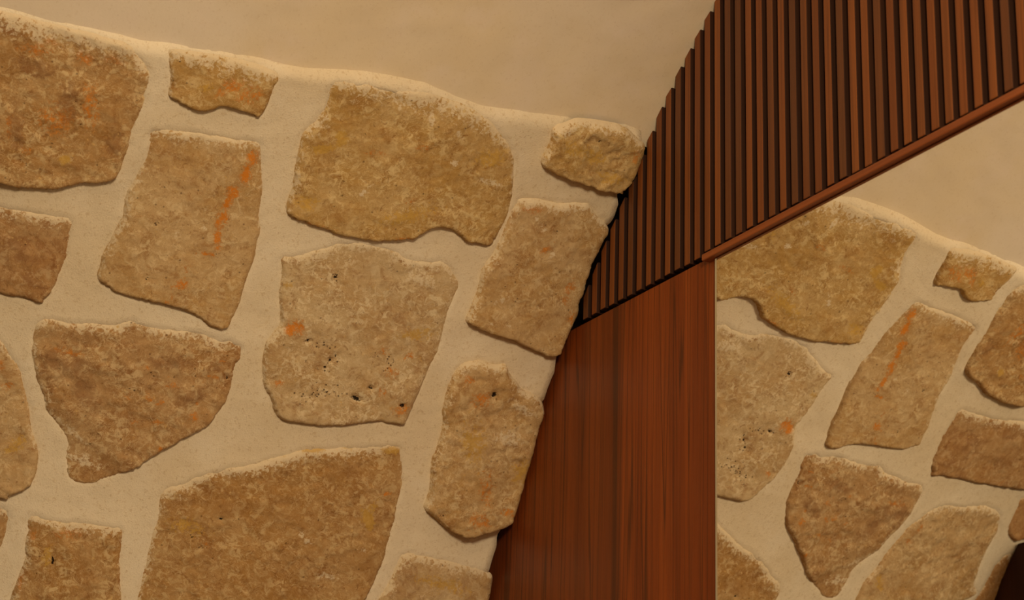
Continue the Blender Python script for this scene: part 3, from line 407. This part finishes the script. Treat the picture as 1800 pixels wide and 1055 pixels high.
h = h - LEDGE * np.where(t < 1, t ** 2.2, 1 + (t - 1) * 2.0)
V = vault(Pf[:, 0], Pf[:, 1], h).reshape(nr, nc, 3)
hb = h.reshape(nr, nc)
ret = vault(U[:, -1] + 0.006, S_[:, -1], hb[:, -1] - 0.05)          # the raw end of the bed turns back behind the boarding
verts = np.concatenate([V.reshape(-1, 3), ret]); faces = []
idx = np.arange(nr * nc).reshape(nr, nc)
quads = np.stack([idx[:-1, :-1], idx[:-1, 1:], idx[1:, 1:], idx[1:, :-1]], -1).reshape(-1, 4)
faces = quads.tolist()
b0 = nr * nc
faces += [[idx[j, -1], b0 + j, b0 + j + 1, idx[j + 1, -1]] for j in range(nr - 1)]
wall = link('wall_left', mesh_from('wall_left', verts, faces, True), MORTAR)
tag(wall, 'rough limestone wall set in cream lime mortar, curving up into the plastered vault', 'wall', None, 'structure')

# ------------------------------------------------------------------ the stones
TONES = {                                               # base, warm, pale, dark
    'grey':  (srgb(206, 180, 138), srgb(192, 158, 110), srgb(228, 208, 170), srgb(172, 134, 90)),
    'tan':   (srgb(202, 170, 124), srgb(190, 152, 98), srgb(226, 202, 158), srgb(170, 128, 78)),
    'brown': (srgb(188, 150, 100), srgb(174, 131, 76), srgb(216, 188, 140), srgb(154, 109, 60)),
    'ochre': (srgb(198, 164, 110), srgb(186, 147, 84), srgb(224, 198, 146), srgb(166, 123, 66)),
    'umber': (srgb(188, 152, 106), srgb(174, 132, 82), srgb(212, 184, 140), srgb(152, 108, 64)),
}
LOOK = {'A': ('brown', 1.25, 0.3, 0.03), 'B': ('ochre', 0.8, 0.9, 0.05), 'C': ('tan', 0.75, 1.4, 0), 'D': ('ochre', 0.95, 0.7, 0), 'E': ('ochre', 1.0, 2.0, 0),
        'F': ('tan', 0.8, 2.6, 0.0), 'G': ('grey', 1.0, 0.1, 0), 'H': ('umber', 1.35, 1.1, 0.03), 'I': ('umber', 0.7, 2.2, 0.10), 'J': ('tan', 0.9, 0.6, 0.05), 'K': ('umber', 0.8, 0.4, 0),
        'L': ('brown', 1.1, 1.9, 0.04), 'M': ('brown', 0.8, 2.9, 0), 'N': ('tan', 0.9, 1.0, 0.0), 'O': ('grey', 0.6, 0.2, 0.05), 'P': ('brown', 0.6, 1.2, 0.35), 'Q': ('brown', 0.6, 2.2, 0.3)}
HEIGHT = {'N': 0.015, 'E': 0.012, 'F': 0.009, 'O': 0.007, 'B': 0.005, 'A': 0.006, 'K': 0.004, 'I': 0.005}
LABEL = {
    'A': 'large rust-brown stone in the top left corner under the plaster vault',
    'B': 'small notched stone in the top row, between the two largest upper stones',
    'C': 'leaning oblong stone with an orange rust streak near its right edge',
    'D': 'largest upper stone, tan with a rounded right side and notched lower edge',
    'E': 'small rugged stone at the top, touching the wooden slats',
    'F': 'tall smooth leaning tan stone beside the wooden slats',
    'G': 'pale pitted stone in the middle with one bright orange patch',
    'H': 'wedge-shaped brown stone with red flecks, pointed at its lower left',
    'I': 'dark purplish brown stone cut by the left edge of the picture',
    'J': 'tall narrow stone at the left edge, beside the wedge-shaped stone',
    'K': 'small sliver of stone at the left edge, below the tall narrow one',
    'L': 'square brown stone in the lower left corner with a red streak',
    'M': 'largest lower stone, broad and brown with white spots, at the bottom edge',
    'N': 'tall rust-stained stone beside the plain wooden panel',
    'O': 'smooth greyish stone at the bottom, in the corner by the wooden panel',
    'P': 'small reddish stone seen in the mirror above the dark cabinet',
    'Q': 'small reddish stone seen in the mirror beside the dark cabinet',
}
mats = {}
fill = stone_mat('limestone_plain', *TONES['tan'], 0.8, 1.3)
for key, (tone, fl, rot, red) in LOOK.items():
    mats[key] = stone_mat('limestone_' + tone, *TONES[tone], fl, rot, red)

def build_stone(key, Q):
    big = key in STONES
    step = 0.0034 if big else 0.009
    lo, hi = Q.min(0), Q.max(0); seed = (ord(key[0]) * 3 + len(key) * 5 + int(lo[0] * 40)) % 97
    gx, gy = np.meshgrid(np.arange(lo[0], hi[0], step), np.arange(lo[1], hi[1], step * 0.87))
    gx[1::2] += step * 0.5
    rng = np.random.RandomState(seed)
    G = np.stack([gx.ravel(), gy.ravel()], 1) + rng.uniform(-0.22, 0.22, (gx.size, 2)) * step
    G = G[inside(G, Q)]
    d, _, _ = poly_dist(G, Q); G = G[d > step * 0.55]
    # a close ring just inside the outline keeps the rounded arris smooth
    pts = [Vector(map(float, p)) for p in np.vstack([Q, G])]
    nq = len(Q)
    vo, _, fo, ov, _, _ = delaunay_2d_cdt(pts, [(i, (i + 1) % nq) for i in range(nq)], [], 1, 1e-7)
    P = np.array([(v.x, v.y) for v in vo])
    d, nu, ns = poly_dist(P, Q); on = np.zeros(len(P), bool)
    d[d < 1e-5] = 0.0
    c = (lo + hi) / 2; half = (hi - lo) / 2
    ts = (P[:, 1] - c[1]) / half[1]
    hc = HEIGHT.get(key, 0.0052)
    x, y = P[:, 0], P[:, 1]
    base = hc - 0.0045 * ts + 0.002 * (1 - np.minimum(1, ((x - c[0]) / half[0]) ** 2))
    n1 = fbm(x, y, 0.075, 4, seed + 0.1); n2 = fbm(x * 1.0, y * 1.5, 0.026, 4, seed + 0.7); n3 = fbm(x, y, 0.0095, 2, seed + 0.3)
    tq = (fbm(x, y, 0.085, 4, seed + 2.2) * 3.2 + 0.6 * n2); st = np.floor(tq) + sstep(0.30, 0.52, tq - np.floor(tq))
    rough = 0.0024 * n1 + 0.0011 * n2 + 0.00045 * n3 + 0.0009 * st
    rough = rough * {'E': 2.2, 'H': 1.6, 'A': 1.4, 'N': 1.7, 'L': 1.4, 'M': 1.3, 'J': 1.3, 'C': 0.8, 'F': 0.8}.get(key, 1.0)
    top = base + rough
    for a, b, e, f, slope in FACETS.get(key, []):
        L = math.hypot(e - a, f - b); sd = (-(f - b) * (x - a) + (e - a) * (y - b)) / L
        top = top - slope * np.clip(sd, 0, 0.05)
    top = np.maximum(top, 0.0015 + 0.002 * n2)
    wid = (0.0085 + 0.004 * fbm(x, y, 0.05, 2, seed + 4.0)) * np.where(ns < -0.3, 0.7, 1.7)
    q = np.clip(d / wid, 0, 1); prof = (1 - (1 - q) ** 2.3) ** (1 / 2.0)
    h0 = np.where(ns < -0.3, -0.004, -0.0022); hh = h0 + (top - h0) * prof
    marks = {'rust': np.zeros(len(P)), 'ochre': np.zeros(len(P)), 'lime': np.zeros(len(P)), 'pit': np.zeros(len(P)), 'brown': np.zeros(len(P))}
    for kd, cu, cs, au, as_, bu, bs in MARKS.get(key, []):
        det = au * bs - as_ * bu
        pu = ((x - cu) * bs - (y - cs) * bu) / det; pv = (-(x - cu) * as_ + (y - cs) * au) / det
        g = np.exp(-0.9 * (pu * pu + pv * pv) ** 1.3)
        nm, amt = {'r': ('rust', 0.85), 'R': ('rust', 1.2), 'o': ('ochre', 0.8), 'O': ('ochre', 1.4), 'w': ('lime', 0.75), 'p': ('pit', 0.85), 'P': ('pit', 1.65), 'd': ('brown', 0.85)}[kd]
        marks[nm] = np.maximum(marks[nm], g * amt)
        if kd == 'P': hh = hh - 0.006 * g
        if kd == 'p': hh = hh - 0.0015 * g
    # lime wiped over the upper arris, a thin trace of it round the rest
    lw = 0.004 + 0.0105 * np.clip(ns, 0, 1) + 0.007 * np.clip(-nu, 0, 1)
    if key in ('A', 'B', 'D'): lw = lw + np.where((ns > 0.2) & (ts > 0.2), 0.009, 0)
    lime = np.exp(-(d / lw) ** 1.4) * (0.42 + 0.68 * np.clip(ns, 0, 1) + 0.38 * np.clip(-nu, 0, 1)) * (1 + 0.35 * fbm(x, y, 0.05, 3, seed + 6.0))
    marks['lime'] = np.maximum(marks['lime'], lime)
    # a thin browner line along the lower arris
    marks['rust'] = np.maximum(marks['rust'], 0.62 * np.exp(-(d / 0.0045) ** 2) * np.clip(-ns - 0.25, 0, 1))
    W = vault(x, y, hh); org = W.mean(0)
    fl = [f for f in fo if len(f) == 3]
    me = mesh_from('stone', W - org, fl, True)
    for nm, val in marks.items():
        at = me.attributes.new(nm, 'FLOAT', 'POINT'); at.data.foreach_set('value', val.astype(np.float32))
    o = link('stone', me, mats.get(key, fill), wall)
    o.location = org
    if key in LABEL: o['label'] = LABEL[key]
    return o
for key, Q in outlines.items(): build_stone(key, Q)

# ------------------------------------------------------------------ vaulted ceiling
cu = np.r_[np.linspace(-3.3, -0.2, 24), np.linspace(-0.1, 1.53, 150)]
cs0 = np.r_[np.linspace(0, 1, 150)]
s_end = SC * RR * math.pi / 2 + 0.0
rowsS = np.r_[np.linspace(-0.02, 0.45, 90), np.linspace(0.47, 1.6, 60)]
UU, DD = np.meshgrid(cu, rowsS)
SS = rim_at(UU) + DD
lipw = np.exp(-np.clip(DD, 0, 1) / 0.03)
hc_ = -LEDGE + 0.004 * fbm(UU.ravel(), SS.ravel(), 0.28, 4, 6.0).reshape(UU.shape) + 0.0012 * fbm(UU.ravel(), SS.ravel(), 0.05, 3, 8.0).reshape(UU.shape)
Vc = vault(UU, SS, hc_)
nr2, nc2 = UU.shape; idx = np.arange(nr2 * nc2).reshape(nr2, nc2)
q1 = np.stack([idx[:-1, :-1], idx[:-1, 1:], idx[1:, 1:], idx[1:, :-1]], -1).reshape(-1, 4).tolist()
verts = Vc.reshape(-1, 3).tolist()
# the far haunch of the vault and the wall below it, out of the picture
last = len(verts); th_top = (rim_s[-1] + 1.6) / (SC * RR)
prof = [(None, a) for a in np.linspace(th_top + 0.06, math.pi, 26)]
ring = []
for _, a in prof:
    for u in (cu[0], cu[-1]):
        y = u / SC; dy = y - 1
        verts.append(((XC + AX * dy - RR * math.cos(a)) * SC, u, (ZC + RR * math.sin(a)) * SC + EYE))
for i in range(len(prof) - 1):
    a = last + 2 * i; q1.append([a, a + 1, a + 3, a + 2])
q1.append([idx[-1, 0], idx[-1, -1], last + 1, last])
ceil_o = link('ceiling', mesh_from('ceiling', verts, q1, True), CEIL)
tag(ceil_o, 'smooth warm cream plaster of the vaulted ceiling above the stone wall', 'ceiling', None, 'structure')

# walls, floor out of the picture
XR = (XC + RR) * SC
def plane_box(name, label, cat, *b, mat=CEIL):
    return tag(link(name, box_mesh(name, *b), mat), label, cat, None, 'structure')
plane_box('wall_right', 'plain cream plastered wall behind the camera side', 'wall', XR - 0.02, XR + 0.35, -3.3, 1.56, 0.0, EYE + ZC * SC + 0.1)
plane_box('wall_front', 'plain cream plastered end wall behind the camera', 'wall', -3.4, XR + 0.4, -3.45, -3.28, 0.0, 3.6)
plane_box('wall_back', 'dark wall carrying the wooden boarding and the mirror', 'wall', -3.3, XR + 0.4, 1.556, 1.66, 0.0, 3.6, mat=BACK)
plane_box('floor', 'pale stone floor', 'floor', -3.4, XR + 0.4, -3.4, 1.6, -0.08, 0.0, mat=FLOOR)

# ------------------------------------------------------------------ plain wooden panel, scribed to the stones
YW = 1.5055                                              # face of the boarding; the mirror's face is at 1.500
def surf_x(z, gap):                                     # x of the vault face where it meets the boarding, moved into the room by gap
    ss = np.linspace(S_FLOOR, 2.6, 900); P = vault(np.full(900, YW), ss, gap)
    return float(np.interp(z, P[:, 2], P[:, 0]))
def surf_z(x, h):
    ss = np.linspace(0.0, 3.0, 1200); P = vault(np.full(1200, YW), ss, h)
    return float(np.interp(x, P[:, 0], P[:, 2]))
Z_PANEL = EYE + 0.6815 * SC
X_MIRROR = -1.4548 * SC
X_JOINT = X_MIRROR - 0.0052
def scribed_panel(name, zs, x_right, y0, y1, gapf, mat, parent):
    n = len(zs); left = [surf_x(z, gapf(i)) for i, z in enumerate(zs)]
    verts, faces = [], []
    for y in (y0, y1):
        for i, z in enumerate(zs): verts.append((left[i], y, z)); verts.append((x_right, y, z))
    for i in range(n - 1):
        a = 2 * i; faces.append([a, a + 1, a + 3, a + 2]); b = a + 2 * n; faces.append([b + 2, b + 3, b + 1, b])
        faces.append([a, a + 2, b + 2, b]); faces.append([a + 1, b + 1, b + 3, a + 3])
    faces.append([0, 2 * n, 2 * n + 1, 1]); m = 2 * n - 2; faces.append([m, m + 1, m + 1 + 2 * n, m + 2 * n])
    return link(name, mesh_from(name, verts, faces), mat, parent)
panel_root = bpy.data.objects.new('wood_panel', None); C.objects.link(panel_root); panel_root.location = (-2.5, YW, 0.0)
tag(panel_root, 'plain reddish walnut panel scribed to the stones, left of the mirror', 'panel')
zs = list(np.linspace(0.01, 1.9, 6)) + list(np.linspace(1.92, Z_PANEL, 120))
gn = fbm(np.array(zs), np.zeros(len(zs)), 0.09, 3, 3.0)
def child(o, root):
    o.parent = root; o.matrix_parent_inverse = Matrix.Translation(-Vector(root.location)); return o
pb = scribed_panel('board', zs, X_JOINT, YW, YW + 0.016, lambda i: -0.034 + 0.012 * gn[i], PANEL_WOOD, None); child(pb, panel_root)
pr = link('gap_strip', box_mesh('gap_strip', X_JOINT, X_JOINT + 0.0048, YW - 0.0005, YW + 0.016, 0.01, Z_PANEL, 0.0004), DARK_WOOD); child(pr, panel_root)  # added strip, its dark colour stands in for the shaded gap
pr['label'] = 'dark strip standing in for the shaded gap beside the mirror'

# ------------------------------------------------------------------ slatted panel above
slat_root = bpy.data.objects.new('slatted_panel', None); C.objects.link(slat_root); slat_root.location = (-2.1, YW, Z_PANEL)
tag(slat_root, 'walnut panel of upright narrow slats above the mirror, cut to the vault', 'panel')
bk = scribed_panel('backing', list(np.linspace(Z_PANEL + 0.001, EYE + 1.0 * SC, 60)), X_MIRROR, YW + 0.012, YW + 0.019, lambda i: 0.006 - LEDGE * sstep(EYE + 0.80 * SC, EYE + 0.87 * SC, EYE + 0.68 * SC + i * 0.32 * SC / 59), BACK, None); child(bk, slat_root)
bx = np.linspace(X_MIRROR - 0.002, 0.2, 80)             # the rest of the backing, its top cut under the vault
vv, ff = [], []
for y in (YW + 0.0122, YW + 0.0188):
    for x_ in bx: vv += [(x_, y, Z_PANEL + 0.001), (x_, y, surf_z(x_, 0.006 - LEDGE))]
nb_ = len(bx)
for i in range(nb_ - 1):
    a = 2 * i; b = a + 2 * nb_
    ff += [[a, a + 2, a + 3, a + 1], [b, b + 1, b + 3, b + 2], [a + 1, a + 3, b + 3, b + 1], [a, b, b + 2, a + 2]]
bk2 = link('backing', mesh_from('backing', vv, ff), BACK); child(bk2, slat_root)
PITCH = 0.01724 * SC; SLATW = 0.0148; YS = 1.5010
rs = random.Random(3)
for i in range(-17, 40):
    x0 = -1.4387 * SC + i * PITCH; x1 = x0 + SLATW
    zb = (Z_PANEL + 0.0052 if x1 < -1.4685 * SC else EYE + 0.6830 * SC + 0.0080) + rs.uniform(-0.0008, 0.0008)
    le = LEDGE * float(sstep(-2.42, -2.32, np.array(x0))); zt0 = surf_z(x0, 0.001 - le) - rs.uniform(0.0, 0.002); zt1 = surf_z(x1, 0.001 - le) - rs.uniform(0.001, 0.005)
    if x0 < surf_x(zb, 0.004): continue
    if zt0 < zb + 0.01: continue
    bm = bmesh.new(); bmesh.ops.create_cube(bm, size=1.0)
    for v in bm.verts:
        l = v.co.x < 0; up = v.co.z > 0
        v.co = Vector((x0 if l else x1, YS if v.co.y < 0 else YW + 0.0125, (zt0 if l else zt1) if up else zb))
    ed = [e for e in bm.edges if all(abs(v.co.y - YS) < 1e-6 for v in e.verts)]
    bmesh.ops.bevel(bm, geom=ed, offset=0.0016, segments=2, affect='EDGES', profile=0.5)
    org = Vector(((x0 + x1) / 2, YW, zb))
    bmesh.ops.translate(bm, vec=-org, verts=bm.verts[:])
    me = bpy.data.meshes.new('slat'); bm.to_mesh(me); bm.free()
    me.materials.append(SLAT_WOOD); me.materials.append(SLAT_SHADE)
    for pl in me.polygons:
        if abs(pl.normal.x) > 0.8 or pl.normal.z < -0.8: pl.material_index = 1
    o = link('slat', me); o.location = org; child(o, slat_root)
tr = link('bottom_rail', box_mesh('bottom_rail', -1.4685 * SC, 0.2, 1.4915, YW + 0.012, EYE + 0.6764 * SC, EYE + 0.6830 * SC, 0.0016), TRIM_WOOD)
child(tr, slat_root); tr['label'] = 'reddish rail under the slats, along the top of the mirror'

# ------------------------------------------------------------------ mirror
mir_root = bpy.data.objects.new('mirror', None); C.objects.link(mir_root); mir_root.location = (-1.2, 1.5, 1.0)
tag(mir_root, 'large frameless wall mirror reflecting the stone wall, under the slatted panel', 'mirror')
mx0, mx1, mz0, mz1 = X_MIRROR, 0.15, 1.0, EYE + 0.6752 * SC
EDG = 0.0052
me = mesh_from('mirror_glass', [(mx0 + EDG, 1.5, mz0 + EDG), (mx1 - EDG, 1.5, mz0 + EDG), (mx1 - EDG, 1.5, mz1), (mx0 + EDG, 1.5, mz1)], [(0, 1, 2, 3)])
gl = link('mirror_glass', me, MIRROR); child(gl, mir_root)
me = mesh_from('polished_edge', [(mx0, 1.5006, mz0), (mx0 + EDG, 1.5, mz0 + EDG), (mx0 + EDG, 1.5, mz1), (mx0, 1.5006, mz1), (mx0, 1.509, mz0), (mx0, 1.509, mz1)],
               [(0, 1, 2, 3), (4, 0, 3, 5)])
ge = link('polished_edge', me, GLASS_EDGE); child(ge, mir_root); ge['label'] = 'pale polished glass edge'
mb = link('mirror_back', box_mesh('mirror_back', mx0 + 0.002, mx1, 1.5015, 1.5095, mz0, mz1), MBACK); child(mb, mir_root)

# ------------------------------------------------------------------ dark cabinet against the stone wall, caught in the mirror's corner
cab_root = bpy.data.objects.new('cabinet', None); C.objects.link(cab_root); cab_root.location = (-2.6, 0.0, 0.0)
tag(cab_root, 'dark stained wooden cabinet reflected in the lower right corner of the mirror', 'cabinet')
def cab_profile(u, ztop):
    zz = np.linspace(0.0, ztop, 40); ss = np.linspace(S_FLOOR, 2.0, 700); P = vault(np.full(700, u), ss, 0.004)
    return zz, np.interp(zz, P[:, 2], P[:, 0])
ZT = EYE + 0.583 * SC
verts, faces = [], []
for u in (0.372, -0.25):
    zz, xx = cab_profile(u, ZT)
    for z_, x_ in zip(zz, xx): verts += [(x_ , u, z_), (-2.42, u, z_)]
n = 40
for i in range(n - 1):
    a = 2 * i; b = a + 2 * n
    faces += [[a, a + 2, a + 3, a + 1], [b, b + 1, b + 3, b + 2], [a + 1, a + 3, b + 3, b + 1], [a, b, b + 2, a + 2]]
m = 2 * n - 2; faces += [[m, m + 2 * n, m + 1 + 2 * n, m + 1], [0, 1, 2 * n + 1, 2 * n]]
cb = link('body', mesh_from('body', verts, faces), DARK_WOOD); child(cb, cab_root)
for v0, v1 in ((-0.245, 0.058), (0.064, 0.367)):
    dr = link('door', box_mesh('door', -2.42, -2.40, v0, v1, 0.06, ZT - 0.01, 0.002), DARK_WOOD); child(dr, cab_root)
    hx = v1 - 0.03 if v0 < 0 else v0 + 0.03
    hd = link('handle', box_mesh('handle', -2.40, -2.38, hx - 0.006, hx + 0.006, 1.0, 1.14, 0.003), DARK_WOOD)
    hd.parent = dr
